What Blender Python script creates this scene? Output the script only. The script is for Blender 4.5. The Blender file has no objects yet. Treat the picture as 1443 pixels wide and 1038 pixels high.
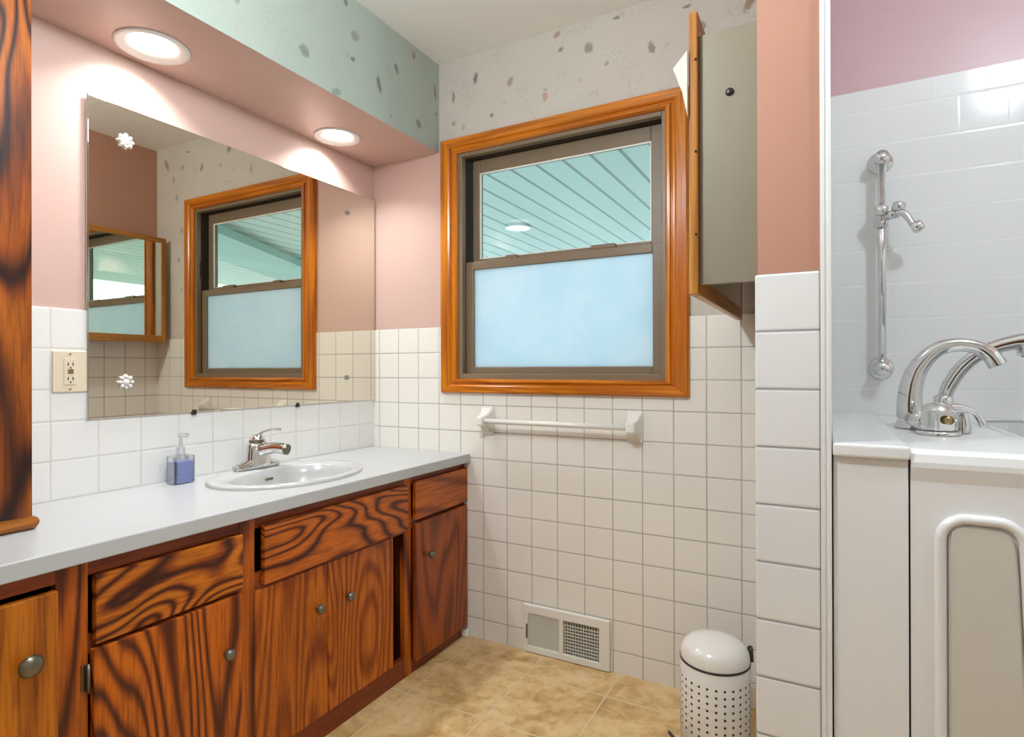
import bpy, bmesh, math, random
from mathutils import Vector, Matrix
PI = math.pi
R = math.radians
sc = bpy.context.scene
COL = sc.collection

# ------------------------------------------------------------------ camera
def build_camera():
    yaw, pit, rol = R(28.372), R(0.0626), R(-0.1426)
    r = Vector((math.cos(yaw), math.sin(yaw), 0)); fw = Vector((-math.sin(yaw), math.cos(yaw), 0)); up = Vector((0, 0, 1))
    f2 = fw*math.cos(pit)+up*math.sin(pit); u2 = up*math.cos(pit)-fw*math.sin(pit)
    r3 = r*math.cos(rol)+u2*math.sin(rol); u3 = u2*math.cos(rol)-r*math.sin(rol)
    m = Matrix((r3, u3, -f2)).transposed().to_4x4()
    m.translation = (1.8623, -2.0890, 1.1288)
    cam = bpy.data.cameras.new('camera'); o = bpy.data.objects.new('camera', cam); COL.objects.link(o)
    o.matrix_world = m
    cam.sensor_width = 36; cam.lens = 20.4287; cam.clip_start = .02
    sc.camera = o
build_camera()

# ------------------------------------------------------------------ light
SOFFIT_W, SHOWER_W, FILL_W, SKY = 1.9, 10.5, 22.0, 1.7
w = bpy.data.worlds.new('sky'); sc.world = w; w.use_nodes = True
w.node_tree.nodes['Background'].inputs[0].default_value = (.74, .92, 1.0, 1)
w.node_tree.nodes['Background'].inputs[1].default_value = SKY
sc.view_settings.view_transform = 'Standard'; sc.view_settings.look = 'None'
sc.view_settings.exposure = 0.96; sc.view_settings.gamma = 1
sc.view_settings.use_curve_mapping = False
sc.cycles.max_bounces = 12; sc.cycles.transparent_max_bounces = 12
def ball_light(name, loc, r, watt, color, parent):
    l = bpy.data.lights.new(name, 'POINT'); l.shadow_soft_size = r; l.energy = watt; l.color = color
    o = bpy.data.objects.new(name, l); COL.objects.link(o); o.location = Vector(loc)-parent.location; o.parent = parent
    return o
def disk_light(name, loc, r, watt, color, parent=None, spread=180):
    l = bpy.data.lights.new(name, 'AREA'); l.shape = 'DISK'; l.size = 2*r; l.energy = watt; l.color = color; l.spread = R(spread)
    o = bpy.data.objects.new(name, l); COL.objects.link(o); o.location = loc
    if parent: o.parent = parent; o.location = Vector(loc)-parent.location
    return o

# ------------------------------------------------------------------ materials
def sock(nt, v):
    return v
class NT:
    def __init__(s, name):
        s.m = bpy.data.materials.new(name); s.m.use_nodes = True
        s.t = s.m.node_tree; s.b = s.t.nodes['Principled BSDF']; s.out = s.t.nodes['Material Output']
    def n(s, kind, **kw):
        x = s.t.nodes.new(kind)
        for k, v in kw.items(): setattr(x, k, v)
        return x
    def put(s, inp, v):
        if isinstance(v, bpy.types.NodeSocket): s.t.links.new(v, inp)
        else: inp.default_value = v
    def math(s, op, a, b=0.0, c=0.0, clamp=False):
        x = s.n('ShaderNodeMath', operation=op, use_clamp=clamp)
        s.put(x.inputs[0], a); s.put(x.inputs[1], b); s.put(x.inputs[2], c)
        return x.outputs[0]
    def mix(s, f, a, b):
        x = s.n('ShaderNodeMix', data_type='RGBA')
        s.put(x.inputs[0], f); s.put(x.inputs[6], a if isinstance(a, bpy.types.NodeSocket) else (*a, 1)[:4]); s.put(x.inputs[7], b if isinstance(b, bpy.types.NodeSocket) else (*b, 1)[:4])
        return x.outputs[2]
    def coord(s):
        return s.n('ShaderNodeTexCoord').outputs['Object']
    def xyz(s):
        x = s.n('ShaderNodeSeparateXYZ'); s.t.links.new(s.coord(), x.inputs[0]); return x.outputs
    def mapping(s, loc=(0, 0, 0), rot=(0, 0, 0), scale=(1, 1, 1)):
        x = s.n('ShaderNodeMapping'); s.t.links.new(s.coord(), x.inputs[0])
        x.inputs[1].default_value = loc; x.inputs[2].default_value = rot; x.inputs[3].default_value = scale
        return x.outputs[0]
    def noise(s, vec, scale, detail=2, rough=.5, dist=0):
        x = s.n('ShaderNodeTexNoise'); s.t.links.new(vec, x.inputs['Vector'])
        x.inputs['Scale'].default_value = scale; x.inputs['Detail'].default_value = detail
        x.inputs['Roughness'].default_value = rough; x.inputs['Distortion'].default_value = dist
        return x.outputs['Fac']
    def ramp(s, f, stops):
        x = s.n('ShaderNodeValToRGB'); s.put(x.inputs[0], f)
        cr = x.color_ramp
        while len(cr.elements) < len(stops): cr.elements.new(.5)
        for e, (p, c) in zip(cr.elements, stops): e.position = p; e.color = (*c, 1) if len(c) == 3 else c
        return x.outputs[0]
    def bump(s, h, strength=.3, dist=.002, normal=None):
        x = s.n('ShaderNodeBump'); s.put(x.inputs['Height'], h); x.inputs['Strength'].default_value = strength; x.inputs['Distance'].default_value = dist
        s.t.links.new(x.outputs[0], s.b.inputs['Normal'])
    def set(s, color=None, rough=.5, metal=0, coat=0, spec=None, coat_rough=.1, trans=None, ior=None):
        if color is not None: s.put(s.b.inputs['Base Color'], color if isinstance(color, bpy.types.NodeSocket) else (*color, 1))
        s.put(s.b.inputs['Roughness'], rough); s.b.inputs['Metallic'].default_value = metal
        s.b.inputs['Coat Weight'].default_value = coat; s.b.inputs['Coat Roughness'].default_value = coat_rough
        if spec is not None: s.b.inputs['Specular IOR Level'].default_value = spec
        if trans is not None: s.b.inputs['Transmission Weight'].default_value = trans
        if ior is not None: s.b.inputs['IOR'].default_value = ior
        return s.m

def plain(name, color, rough=.5, metal=0, coat=0, speck=.03, scale=9, **k):
    n = NT(name)
    f = n.noise(n.mapping(), scale, 3)
    c = n.mix(f, tuple(x*(1-speck) for x in color), tuple(min(1, x*(1+speck)) for x in color))
    return n.set(c, rough, metal, coat, **k)

def paint(name, color, rough=.36):
    n = NT(name)
    f = n.noise(n.mapping(), 3, 3)
    c = n.mix(f, tuple(x*.97 for x in color), tuple(x*1.03 for x in color))
    n.bump(n.noise(n.mapping(), 140, 2), .08, .001)
    return n.set(c, rough, spec=.45)

def tile(name, h, hp, ho, v, vp, vo, tcol=(.80, .79, .76), gcol=(.42, .40, .36), gw=.004, gh=1.0, gv=1.0, split=None, brick=False, rough=.16):
    n = NT(name); X = dict(zip('xyz', n.xyz()))
    def edge(c, p, o):
        a = n.math('DIVIDE', n.math('SUBTRACT', c, o), p)
        f = n.math('FRACT', a)
        d = n.math('MINIMUM', f, n.math('SUBTRACT', 1.0, f))
        return n.math('MULTIPLY', d, p)
    V = X[v]; H = X[h]
    if split:
        zs, p2, o2 = split
        s = n.math('GREATER_THAN', V, zs)
        dv = n.math('ADD', n.math('MULTIPLY', edge(V, vp, vo), s), n.math('MULTIPLY', edge(V, p2, o2), n.math('SUBTRACT', 1.0, s)))
    else: dv = edge(V, vp, vo)
    if brick:
        row = n.math('FLOOR', n.math('DIVIDE', n.math('SUBTRACT', V, vo), vp))
        H = n.math('ADD', H, n.math('MULTIPLY', n.math('MODULO', n.math('ABSOLUTE', row), 2.0), hp*.5))
    dh = edge(H, hp, ho) if hp else 1.0
    def prof(d, w, wt):
        return n.math('MULTIPLY', n.math('SUBTRACT', 1.0, n.math('DIVIDE', d, w), clamp=True), wt)
    g = n.math('MAXIMUM', n.math('MULTIPLY', n.math('LESS_THAN', dv, gw*.5), gh), n.math('MULTIPLY', n.math('LESS_THAN', dh, gw*.5), gv))
    dirt = n.noise(n.mapping(), 7, 3)
    gc = n.mix(dirt, gcol, tuple(min(1, c*1.5) for c in gcol))
    tc = n.mix(n.noise(n.mapping(), 2.5, 2), tuple(c*.97 for c in tcol), tuple(min(1, c*1.03) for c in tcol))
    c = n.mix(g, tc, gc)
    hh = n.math('MAXIMUM', prof(dv, gw*1.3, gh), prof(dh, gw*1.3, gv))
    wav = n.math('MULTIPLY', n.noise(n.mapping(), 11, 1), .5)
    n.bump(n.math('ADD', n.math('SUBTRACT', 1.0, hh), wav), .35, .0022)
    return n.set(c, n.math('ADD', rough, n.math('MULTIPLY', g, .45)), spec=.5)

def wood(name, axis='z', seed=0, light=(.50, .145, .016), mid=(.34, .075, .008), dark=(.055, .012, .003), rings=11, scale=3.0, stretch=.16, rough=.3, fig=1.0, dist=.4):
    n = NT(name); rnd = random.Random(seed)
    sv = [1, 1, 1]; sv['xyz'.index(axis)] = stretch
    loc = tuple(rnd.uniform(-20, 20) for _ in range(3))
    v = n.mapping(loc, (0, 0, 0), tuple(sv))
    f = n.noise(v, scale, 1.5, .45, dist)
    sv2 = [1, 1, 1]; sv2['xyz'.index(axis)] = stretch*.25
    v2 = n.mapping(loc, (0, 0, 0), tuple(sv2))
    jit = n.noise(v2, 40, 2)
    k = n.math('ADD', n.math('MULTIPLY', f, rings*6.283), n.math('MULTIPLY', jit, 1.0))
    s = n.math('ADD', n.math('MULTIPLY', n.math('SINE', k), .5), .5)
    s = n.math('ADD', n.math('MULTIPLY', s, fig), n.math('MULTIPLY', n.math('SUBTRACT', 1.0, fig), .7))
    md = tuple(x*.45+y*.55 for x, y in zip(dark, mid))
    c = n.ramp(s, [(0.0, dark), (.16, md), (.34, mid), (.66, light), (1.0, tuple(min(1, x*1.15) for x in light))])
    fine = n.noise(v2, 150, 3, .6)
    fm = n.ramp(fine, [(.34, (.45, .38, .35)), (.56, (1, 1, 1))])
    mm = n.n('ShaderNodeMix', data_type='RGBA', blend_type='MULTIPLY'); mm.inputs[0].default_value = .75
    n.t.links.new(c, mm.inputs[6]); n.t.links.new(fm, mm.inputs[7])
    big = n.noise(n.mapping(loc), 1.7, 2)
    bm_ = n.ramp(big, [(.3, (.78, .74, .72)), (.7, (1.12, 1.12, 1.12))])
    m2 = n.n('ShaderNodeMix', data_type='RGBA', blend_type='MULTIPLY'); m2.inputs[0].default_value = 1
    n.t.links.new(mm.outputs[2], m2.inputs[6]); n.t.links.new(bm_, m2.inputs[7])
    n.bump(fine, .12, .001)
    return n.set(m2.outputs[2], rough, coat=.12, coat_rough=.2, spec=.35)

def wallpaper(name, h, dabs, base=(.57, .52, .455)):
    n = NT(name); X = dict(zip('xyz', n.xyz()))
    H, Z = X[h], X['z']
    mott = n.noise(n.mapping(), 5, 4, .6)
    c = n.mix(mott, tuple(x*.93 for x in base), tuple(x*1.07 for x in base))
    # faint sprigs: thin broken strokes
    vs = n.noise(n.mapping((3, 5, 1), (.5, .3, .2), (1, 1, 1)), 17, 3, .65, 1.4)
    gate = n.ramp(n.noise(n.mapping((9, 2, 4)), 7.5, 1), [(.50, (0, 0, 0)), (.60, (1, 1, 1))])
    line = n.math('SUBTRACT', 1.0, n.math('MULTIPLY', n.math('ABSOLUTE', n.math('SUBTRACT', vs, .5)), 34.0), clamp=True)
    fac = n.math('MULTIPLY', n.math('MULTIPLY', line, gate), .36)
    c = n.mix(fac, c, (.27, .31, .24))
    # procedural small petals
    vo = n.n('ShaderNodeTexVoronoi'); n.t.links.new(n.mapping((1.3, 2.1, .7), (.4, .6, .2), (1, 1, 1)), vo.inputs['Vector']); vo.inputs['Scale'].default_value = 11
    sep = n.n('ShaderNodeSeparateColor'); n.t.links.new(vo.outputs['Color'], sep.inputs[0])
    pet = n.math('MULTIPLY', n.math('LESS_THAN', vo.outputs['Distance'], .11), n.math('GREATER_THAN', sep.outputs[0], .7))
    c = n.mix(n.math('MULTIPLY', pet, .3), c, n.mix(sep.outputs[1], (.30, .30, .24), (.52, .30, .20)))
    # leaf dabs
    wob = n.math('MULTIPLY', n.math('SUBTRACT', n.noise(n.mapping(), 62, 3), .5), 2.6)
    for (a, z, ra, rz, ang, col, op) in dabs:
        dx = n.math('SUBTRACT', H, a); dz = n.math('SUBTRACT', Z, z)
        ca, sa = math.cos(ang), math.sin(ang)
        u = n.math('ADD', n.math('MULTIPLY', dx, ca/ra), n.math('MULTIPLY', dz, sa/ra))
        v = n.math('ADD', n.math('MULTIPLY', dx, -sa/rz), n.math('MULTIPLY', dz, ca/rz))
        r2 = n.math('ADD', n.math('ADD', n.math('MULTIPLY', u, u), n.math('MULTIPLY', v, v)), wob)
        m = n.math('MULTIPLY', n.math('SUBTRACT', 1.4, r2, clamp=True), op)
        c = n.mix(m, c, col)
    return n.set(c, .6, spec=.25)

DK, GR, BR, TN = (.13, .13, .10), (.22, .23, .18), (.28, .15, .08), (.40, .27, .15)
DABS_BACK = [(.562, 2.359, .011, .026, -.2, DK, .8), (.729, 2.305, .012, .022, -.4, BR, .6), (.886, 2.206, .014, .018, .2, (.45, .22, .13), .65),
    (.641, 2.186, .009, .009, 0, DK, .8), (1.071, 2.353, .017, .022, .3, GR, .8), (1.311, 2.29, .013, .022, .2, (.2, .17, .15), .75),
    (.954, 2.376, .014, .008, .2, DK, .7), (1.142, 2.276, .012, .008, .4, GR, .6), (1.178, 2.435, .014, .007, 0, DK, .7), (.939, 2.44, .018, .010, .5, BR, .6),
    (1.436, 2.401, .017, .006, .1, DK, .7), (1.645, 2.36, .015, .04, -.5, BR, .75), (.886, 2.235, .008, .008, 0, GR, .5), (.45, 2.30, .007, .028, 0, BR, .7), (.45, 2.19, .010, .012, .5, GR, .6), (.50, 2.165, .008, .016, -.4, TN, .6),
    (1.55, 2.15, .012, .02, .3, GR, .6), (1.50, 1.95, .010, .02, 0, GR, .6), (1.53, 1.78, .012, .016, .2, DK, .6), (1.50, 1.60, .010, .014, .2, GR, .6), (1.58, 2.26, .01, .02, .1, GR, .6), (1.49, 2.32, .01, .015, .1, DK, .6)]
DABS_SOFFIT = [(-.748, 2.164, .022, .020, .1, DK, .6), (-.517, 2.33, .022, .018, .5, GR, .75), (-.528, 2.241, .013, .008, .3, DK, .7), (-.286, 2.315, .012, .020, .35, DK, .7),
    (-.389, 2.212, .012, .036, .25, DK, .75), (-.03, 2.33, .008, .035, .1, BR, .8), (-.145, 2.149, .016, .020, .1, DK, .65), (-.608, 2.09, .024, .012, .4, (.10, .19, .18), .5),
    (-.177, 2.42, .012, .016, 0, BR, .7), (-.563, 2.428, .012, .018, 0, DK, .7), (-.32, 2.115, .01, .01, 0, GR, .4), (-.02, 2.24, .01, .01, 0, BR, .6), (-.90, 2.34, .02, .026, .3, GR, .6), (-1.0, 2.2, .014, .02, .2, DK, .5)]

M = {}
M['pink'] = paint('pink_paint', (.60, .41, .35))
M['pink_dim'] = paint('pink_paint_dim', (.46, .235, .165))  # the wall pink again, weaker light on the wing wall put into the colour
M['pink_shower'] = paint('pink_paint_cool_lit', (.66, .45, .46))  # the wall pink again, cooler shower light put into the colour
M['ceiling'] = paint('ceiling_paint', (.86, .84, .79), .6)
M['paper_back'] = wallpaper('wallpaper_leaf_back', 'x', DABS_BACK)
M['paper_soffit_daylit'] = wallpaper('wallpaper_leaf_soffit_daylit', 'y', DABS_SOFFIT, (.38, .43, .375))  # same leaf paper, cool window daylight tinted into its base colour
M['tile_left'] = tile('tile_left', 'y', .119, -1.295, 'z', .112, 1.300, split=(1.03, .108, .772), gcol=(.50, .48, .44), gv=.8, gh=.8)
M['tile_back'] = tile('tile_back', 'x', .1125, .600, 'z', .112, 1.3138, gcol=(.36, .34, .30), tcol=(.82, .79, .73))
M['tile_end'] = tile('tile_end', 'x', 0, 0, 'z', .112, 1.3129, gcol=(.28, .27, .27), tcol=(.80, .79, .78))
M['tile_side'] = tile('tile_side', 'y', .112, -.86, 'z', .112, 1.3129, gcol=(.30, .28, .25))
M['tile_shower'] = tile('tile_shower', 'x', .113, 1.921, 'z', .106, 1.278, gcol=(.66, .65, .63), gh=.55, gv=.18, brick=True, tcol=(.82, .81, .79), rough=.12)
M['white'] = plain('white_plastic', (.80, .79, .77), .3)
M['enamel'] = plain('white_enamel', (.82, .80, .76), .22, coat=.3)
M['gloss'] = plain('acrylic_white', (.82, .81, .80), .22, coat=.15)
M['porcelain'] = plain('porcelain', (.50, .50, .485), .2, coat=.5)
M['laminate'] = plain('white_laminate', (.49, .495, .495), .28)
M['bone'] = plain('bone_plastic', (.72, .62, .46), .35)
M['chrome'] = plain('chrome', (.70, .70, .69), .08, metal=1)
M['knob'] = plain('aged_pewter', (.20, .185, .14), .28, metal=.85)
M['black'] = plain('black_plastic', (.02, .018, .016), .35)
M['dark'] = plain('dark_gap', (.015, .006, .003), .8)
M['brass'] = plain('antique_brass', (.35, .26, .12), .3, metal=1)
M['vinyl'] = plain('brown_vinyl', (.205, .145, .088), .42)
M['vinyl_dark'] = plain('dark_brown_channel', (.030, .018, .011), .9)
M['gray_side'] = paint('grey_cabinet_paint', (.235, .20, .14), .45)
M['grille'] = plain('register_white', (.80, .78, .72), .35)
M['grille_shadow'] = plain('register_duct', (.16, .15, .12), .7)
M['porch'] = None
def emit(name, col, st):
    n = NT(name); n.set((.9, .9, .9), .4)
    n.b.inputs['Emission Color'].default_value = (*col, 1); n.b.inputs['Emission Strength'].default_value = st
    return n.m
M['lamp'] = emit('lamp_lens', (1, .97, .92), 4)
M['lamp_shower'] = emit('lamp_dome', (1, .96, .9), 7)
M['lamp_porch'] = emit('lamp_porch_lens', (1, .95, .86), 3.5)
def mirror_mat():
    n = NT('silvered_mirror'); n.set((.76, .70, .60), .012, metal=1); return n.m
M['mirror'] = mirror_mat()
def mirror2():
    n = NT('cabinet_mirror'); n.set((.78, .84, .76), .015, metal=1); return n.m
M['mirror2'] = mirror2()
def glass_mat():
    n = NT('clear_pane'); t = n.t
    tr = n.n('ShaderNodeBsdfTransparent'); tr.inputs[0].default_value = (.90, .97, .95, 1)
    gl = n.n('ShaderNodeBsdfGlossy'); gl.inputs['Roughness'].default_value = .02
    lw = n.n('ShaderNodeLayerWeight'); lw.inputs[0].default_value = .5
    fr = n.math('ADD', n.math('MULTIPLY', n.math('POWER', lw.outputs['Facing'], 5.0), .9), .035)
    mx = n.n('ShaderNodeMixShader'); t.links.new(fr, mx.inputs[0]); t.links.new(tr.outputs[0], mx.inputs[1]); t.links.new(gl.outputs[0], mx.inputs[2])
    t.links.new(mx.outputs[0], n.out.inputs[0]); return n.m
M['pane'] = glass_mat()
def frosted():
    n = NT('frosted_pane'); t = n.t
    nz = n.ramp(n.noise(n.mapping(scale=(1, 1, 1)), 3.6, 7, .68, .4), [(.25, (.3, .3, .3)), (.72, (1, 1, 1))])
    fine = n.noise(n.mapping((2, 2, 2)), 260, 2)
    col = n.mix(nz, (.66, .84, .94), (.90, .96, 1.0))
    tl = n.n('ShaderNodeBsdfTranslucent'); t.links.new(col, tl.inputs[0])
    df = n.n('ShaderNodeBsdfDiffuse'); t.links.new(col, df.inputs[0])
    gl = n.n('ShaderNodeBsdfGlossy'); gl.inputs['Roughness'].default_value = .3
    b = n.n('ShaderNodeBump'); b.inputs['Strength'].default_value = .5; b.inputs['Distance'].default_value = .002; t.links.new(fine, b.inputs['Height'])
    t.links.new(b.outputs[0], gl.inputs['Normal'])
    m1 = n.n('ShaderNodeMixShader'); m1.inputs[0].default_value = .22; t.links.new(tl.outputs[0], m1.inputs[1]); t.links.new(df.outputs[0], m1.inputs[2])
    m2 = n.n('ShaderNodeMixShader'); m2.inputs[0].default_value = .05; t.links.new(m1.outputs[0], m2.inputs[1]); t.links.new(gl.outputs[0], m2.inputs[2])
    t.links.new(m2.outputs[0], n.out.inputs[0]); return n.m
M['frost'] = frosted()
def clear_plastic():
    n = NT('clear_plastic'); t = n.t
    tr = n.n('ShaderNodeBsdfTransparent'); tr.inputs[0].default_value = (.93, .94, .95, 1)
    gl = n.n('ShaderNodeBsdfGlossy'); gl.inputs['Roughness'].default_value = .05
    mx = n.n('ShaderNodeMixShader'); lw = n.n('ShaderNodeLayerWeight'); lw.inputs[0].default_value = .35
    t.links.new(lw.outputs['Facing'], mx.inputs[0]); t.links.new(tr.outputs[0], mx.inputs[1]); t.links.new(gl.outputs[0], mx.inputs[2])
    t.links.new(mx.outputs[0], n.out.inputs[0]); return n.m
M['clear'] = clear_plastic()
M['soap'] = plain('blue_soap', (.24, .29, .62), .2)
def porch_mat():
    n = NT('porch_panels'); X = n.xyz()
    f = n.math('FRACT', n.math('DIVIDE', n.math('ADD', X[0], 4.11), .2))
    d = n.math('MINIMUM', f, n.math('SUBTRACT', 1.0, f))
    g = n.math('LESS_THAN', d, .065)
    c = n.mix(g, (.34, .42, .38), (.06, .09, .085))
    n.bump(n.math('SUBTRACT', 1.0, g), .5, .01)
    return n.set(c, .35)
M['porch'] = porch_mat()
M['beam'] = plain('porch_beam_paint', (.33, .50, .48), .5)
def floor_mat():
    n = NT('beige_floor_tile'); X = n.xyz()
    def edge(c, p, o):
        f = n.math('FRACT', n.math('DIVIDE', n.math('SUBTRACT', c, o), p)); return n.math('MULTIPLY', n.math('MINIMUM', f, n.math('SUBTRACT', 1.0, f)), p)
    d = n.math('MINIMUM', edge(X[0], .308, .575), edge(X[1], .308, -.48))
    g = n.math('LESS_THAN', d, .003)
    a = n.noise(n.mapping(), 6, 5, .62, .8); b = n.noise(n.mapping((4, 4, 4)), 22, 4, .6, .5)
    m = n.math('ADD', n.math('MULTIPLY', a, .6), n.math('MULTIPLY', b, .4))
    c = n.ramp(m, [(.34, (.36, .20, .06)), (.46, (.56, .36, .15)), (.54, (.68, .47, .22)), (.66, (.76, .58, .34))])
    c = n.mix(g, c, (.66, .52, .34))
    n.bump(n.math('SUBTRACT', 1.0, g), .2, .001)
    return n.set(c, .34)
M['floor'] = floor_mat()
M['yard'] = plain('patio', (.46, .47, .45), .9, speck=.2)
M['wedge_cream'] = plain('cream_matte', (.62, .57, .48), .8)
M['tan_edge'] = plain('raw_edge_wood', (.50, .33, .13), .5)

# ------------------------------------------------------------------ mesh builder
class MB:
    def __init__(s): s.bm = bmesh.new(); s.mats = []
    def mi(s, m):
        if m is None: return 0
        if m not in s.mats: s.mats.append(m)
        return s.mats.index(m)
    def _merge(s, tmp, m=None, smooth=False):
        k = s.mi(m)
        vm = {}
        for v in tmp.verts: vm[v] = s.bm.verts.new(v.co)
        for f in tmp.faces:
            try: nf = s.bm.faces.new([vm[v] for v in f.verts])
            except ValueError: continue
            nf.material_index = k; nf.smooth = smooth
        tmp.free(); return s
    def box(s, x0, x1, y0, y1, z0, z1, bev=0, m=None, seg=2):
        t = bmesh.new()
        bmesh.ops.create_cube(t, size=1)
        for v in t.verts: v.co = Vector(((x0+x1)/2+v.co.x*(x1-x0), (y0+y1)/2+v.co.y*(y1-y0), (z0+z1)/2+v.co.z*(z1-z0)))
        if bev: bmesh.ops.bevel(t, geom=t.edges[:], offset=bev, segments=seg, affect='EDGES', profile=.5)
        return s._merge(t, m)
    def lathe(s, prof, origin, axis='z', segs=40, m=None, smooth=True, flip=1, sy=1.0):
        """prof: list of (r, h) revolved about axis through origin"""
        t = bmesh.new(); rings = []
        for r, h in prof:
            if r < 1e-6: rings.append([t.verts.new((0, 0, h*flip))])
            else: rings.append([t.verts.new((r*math.cos(2*PI*i/segs), sy*r*math.sin(2*PI*i/segs), h*flip)) for i in range(segs)])
        for a, b in zip(rings, rings[1:]):
            for i in range(segs):
                j = (i+1) % segs
                if len(a) == 1 and len(b) == 1: continue
                if len(a) == 1: t.faces.new([a[0], b[i], b[j]])
                elif len(b) == 1: t.faces.new([a[i], a[j], b[0]])
                else: t.faces.new([a[i], a[j], b[j], b[i]])
        if axis == 'z': Mx = Matrix.Identity(3)
        elif axis == 'x': Mx = Matrix(((0, 0, 1), (1, 0, 0), (0, 1, 0)))
        elif axis == 'y': Mx = Matrix(((0, 1, 0), (0, 0, 1), (1, 0, 0)))
        else: Mx = Vector(axis).normalized().to_track_quat('Z', 'Y').to_matrix()
        for v in t.verts: v.co = Mx @ v.co + Vector(origin)
        bmesh.ops.recalc_face_normals(t, faces=t.faces[:])
        return s._merge(t, m, smooth)
    def cyl(s, a, b, r, segs=24, m=None, r2=None):
        a, b = Vector(a), Vector(b); L = (b-a).length
        return s.lathe([(0, 0), (r, 0), (r2 if r2 is not None else r, L), (0, L)], a, axis=tuple(b-a), segs=segs, m=m)
    def tube(s, pts, rad, segs=16, m=None, steps=6, flat=1.0, cap=True):
        """smooth tube through pts; rad scalar or list"""
        P = [Vector(p) for p in pts]; n = len(P)
        rs = rad if isinstance(rad, (list, tuple)) else [rad]*n
        Q = []; QR = []
        if steps <= 1: Q, QR = P, list(rs)
        else:
            for i in range(n-1):
                p0, p1, p2, p3 = P[max(i-1, 0)], P[i], P[i+1], P[min(i+2, n-1)]
                for k in range(steps):
                    u = k/steps
                    Q.append(.5*((2*p1)+(-p0+p2)*u+(2*p0-5*p1+4*p2-p3)*u*u+(-p0+3*p1-3*p2+p3)*u**3)); QR.append(rs[i]*(1-u)+rs[i+1]*u)
            Q.append(P[-1]); QR.append(rs[-1])
        t = bmesh.new(); rings = []
        up = None
        for i, q in enumerate(Q):
            d = (Q[min(i+1, len(Q)-1)]-Q[max(i-1, 0)]).normalized()
            if up is None:
                up = Vector((0, 0, 1)) if abs(d.z) < .8 else Vector((0, 1, 0))
            sd = d.cross(up).normalized(); up = sd.cross(d).normalized()
            rings.append([t.verts.new(q+QR[i]*(sd*math.cos(2*PI*k/segs)+flat*up*math.sin(2*PI*k/segs))) for k in range(segs)])
        for a, b in zip(rings, rings[1:]):
            for k in range(segs): t.faces.new([a[k], a[(k+1) % segs], b[(k+1) % segs], b[k]])
        if cap: t.faces.new(rings[0][::-1]); t.faces.new(rings[-1])
        bmesh.ops.recalc_face_normals(t, faces=t.faces[:])
        return s._merge(t, m, True)
    def prism(s, poly, axis, a, b, m=None, bev=0, smooth=False):
        """poly: 2D points; axis 'y' -> (x,z) ; 'x' -> (y,z) ; 'z' -> (x,y)"""
        t = bmesh.new()
        def P(p, h): return {'y': (p[0], h, p[1]), 'x': (h, p[0], p[1]), 'z': (p[0], p[1], h)}[axis]
        A = [t.verts.new(P(p, a)) for p in poly]; B = [t.verts.new(P(p, b)) for p in poly]
        n = len(poly)
        t.faces.new(A); t.faces.new(B[::-1])
        for i in range(n): t.faces.new([A[i], B[i], B[(i+1) % n], A[(i+1) % n]])
        bmesh.ops.recalc_face_normals(t, faces=t.faces[:])
        if bev: bmesh.ops.bevel(t, geom=[e for e in t.edges], offset=bev, segments=2, affect='EDGES')
        return s._merge(t, m, smooth)
    def build(s, name, mat, parent=None, origin=None, label=None, smooth_angle=None):
        bmesh.ops.recalc_face_normals(s.bm, faces=s.bm.faces[:])
        me = bpy.data.meshes.new(name)
        L = parent_world(parent) if parent else Vector(origin or (0, 0, 0))
        for v in s.bm.verts: v.co -= L
        s.bm.to_mesh(me); s.bm.free()
        if not s.mats: me.materials.append(mat)
        else:
            for m in s.mats: me.materials.append(m if m is not None else mat)
        o = bpy.data.objects.new(name, me); COL.objects.link(o)
        if parent: o.parent = parent
        else: o.location = L
        if label: o['label'] = label
        if smooth_angle:
            for p in me.polygons: p.use_smooth = True
            md = o.modifiers.new('edge_split', 'EDGE_SPLIT'); md.split_angle = R(smooth_angle)
        return o

def parent_world(p):
    v = Vector((0, 0, 0))
    while p: v += p.location; p = p.parent
    return v
def thing(name, label, cat, loc, group=None):
    o = bpy.data.objects.new(name, None); COL.objects.link(o); o.location = loc; o.empty_display_size = .05
    o['label'] = label; o['category'] = cat
    if group: o['group'] = group
    return o
def tag(o, label, cat, group=None):
    o['label'] = label; o['category'] = cat
    if group: o['group'] = group
    return o
def struct(o, label=None):
    o['kind'] = 'structure'
    if label: o['label'] = label
    return o
def cut(o, cutter_mb):
    """boolean-subtract a builder's shape from o (same frame), keep the evaluated mesh"""
    me = bpy.data.meshes.new('cut_tool')
    L = parent_world(o.parent)+o.location
    bmesh.ops.recalc_face_normals(cutter_mb.bm, faces=cutter_mb.bm.faces[:])
    cutter_mb.bm.to_mesh(me); cutter_mb.bm.free()
    c = bpy.data.objects.new('cut_tool', me); COL.objects.link(c)
    md = o.modifiers.new('cut', 'BOOLEAN'); md.operation = 'DIFFERENCE'; md.solver = 'EXACT'; md.object = c
    bpy.context.view_layer.update()
    dg = bpy.context.evaluated_depsgraph_get()
    new = bpy.data.meshes.new_from_object(o.evaluated_get(dg))
    o.modifiers.clear(); o.data = new
    bpy.data.objects.remove(c); bpy.data.meshes.remove(me)
def rrect(x0, x1, y0, y1, r, n=8):
    pts = []
    for cx, cy, a0 in ((x1-r, y1-r, 0), (x0+r, y1-r, 90), (x0+r, y0+r, 180), (x1-r, y0+r, 270)):
        for k in range(n+1):
            a = R(a0+90*k/n); pts.append((cx+r*math.cos(a), cy+r*math.sin(a)))
    return pts
def ellipse(cx, cy, a, b, n=64): return [(cx+a*math.cos(2*PI*k/n), cy+b*math.sin(2*PI*k/n)) for k in range(n)]

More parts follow.
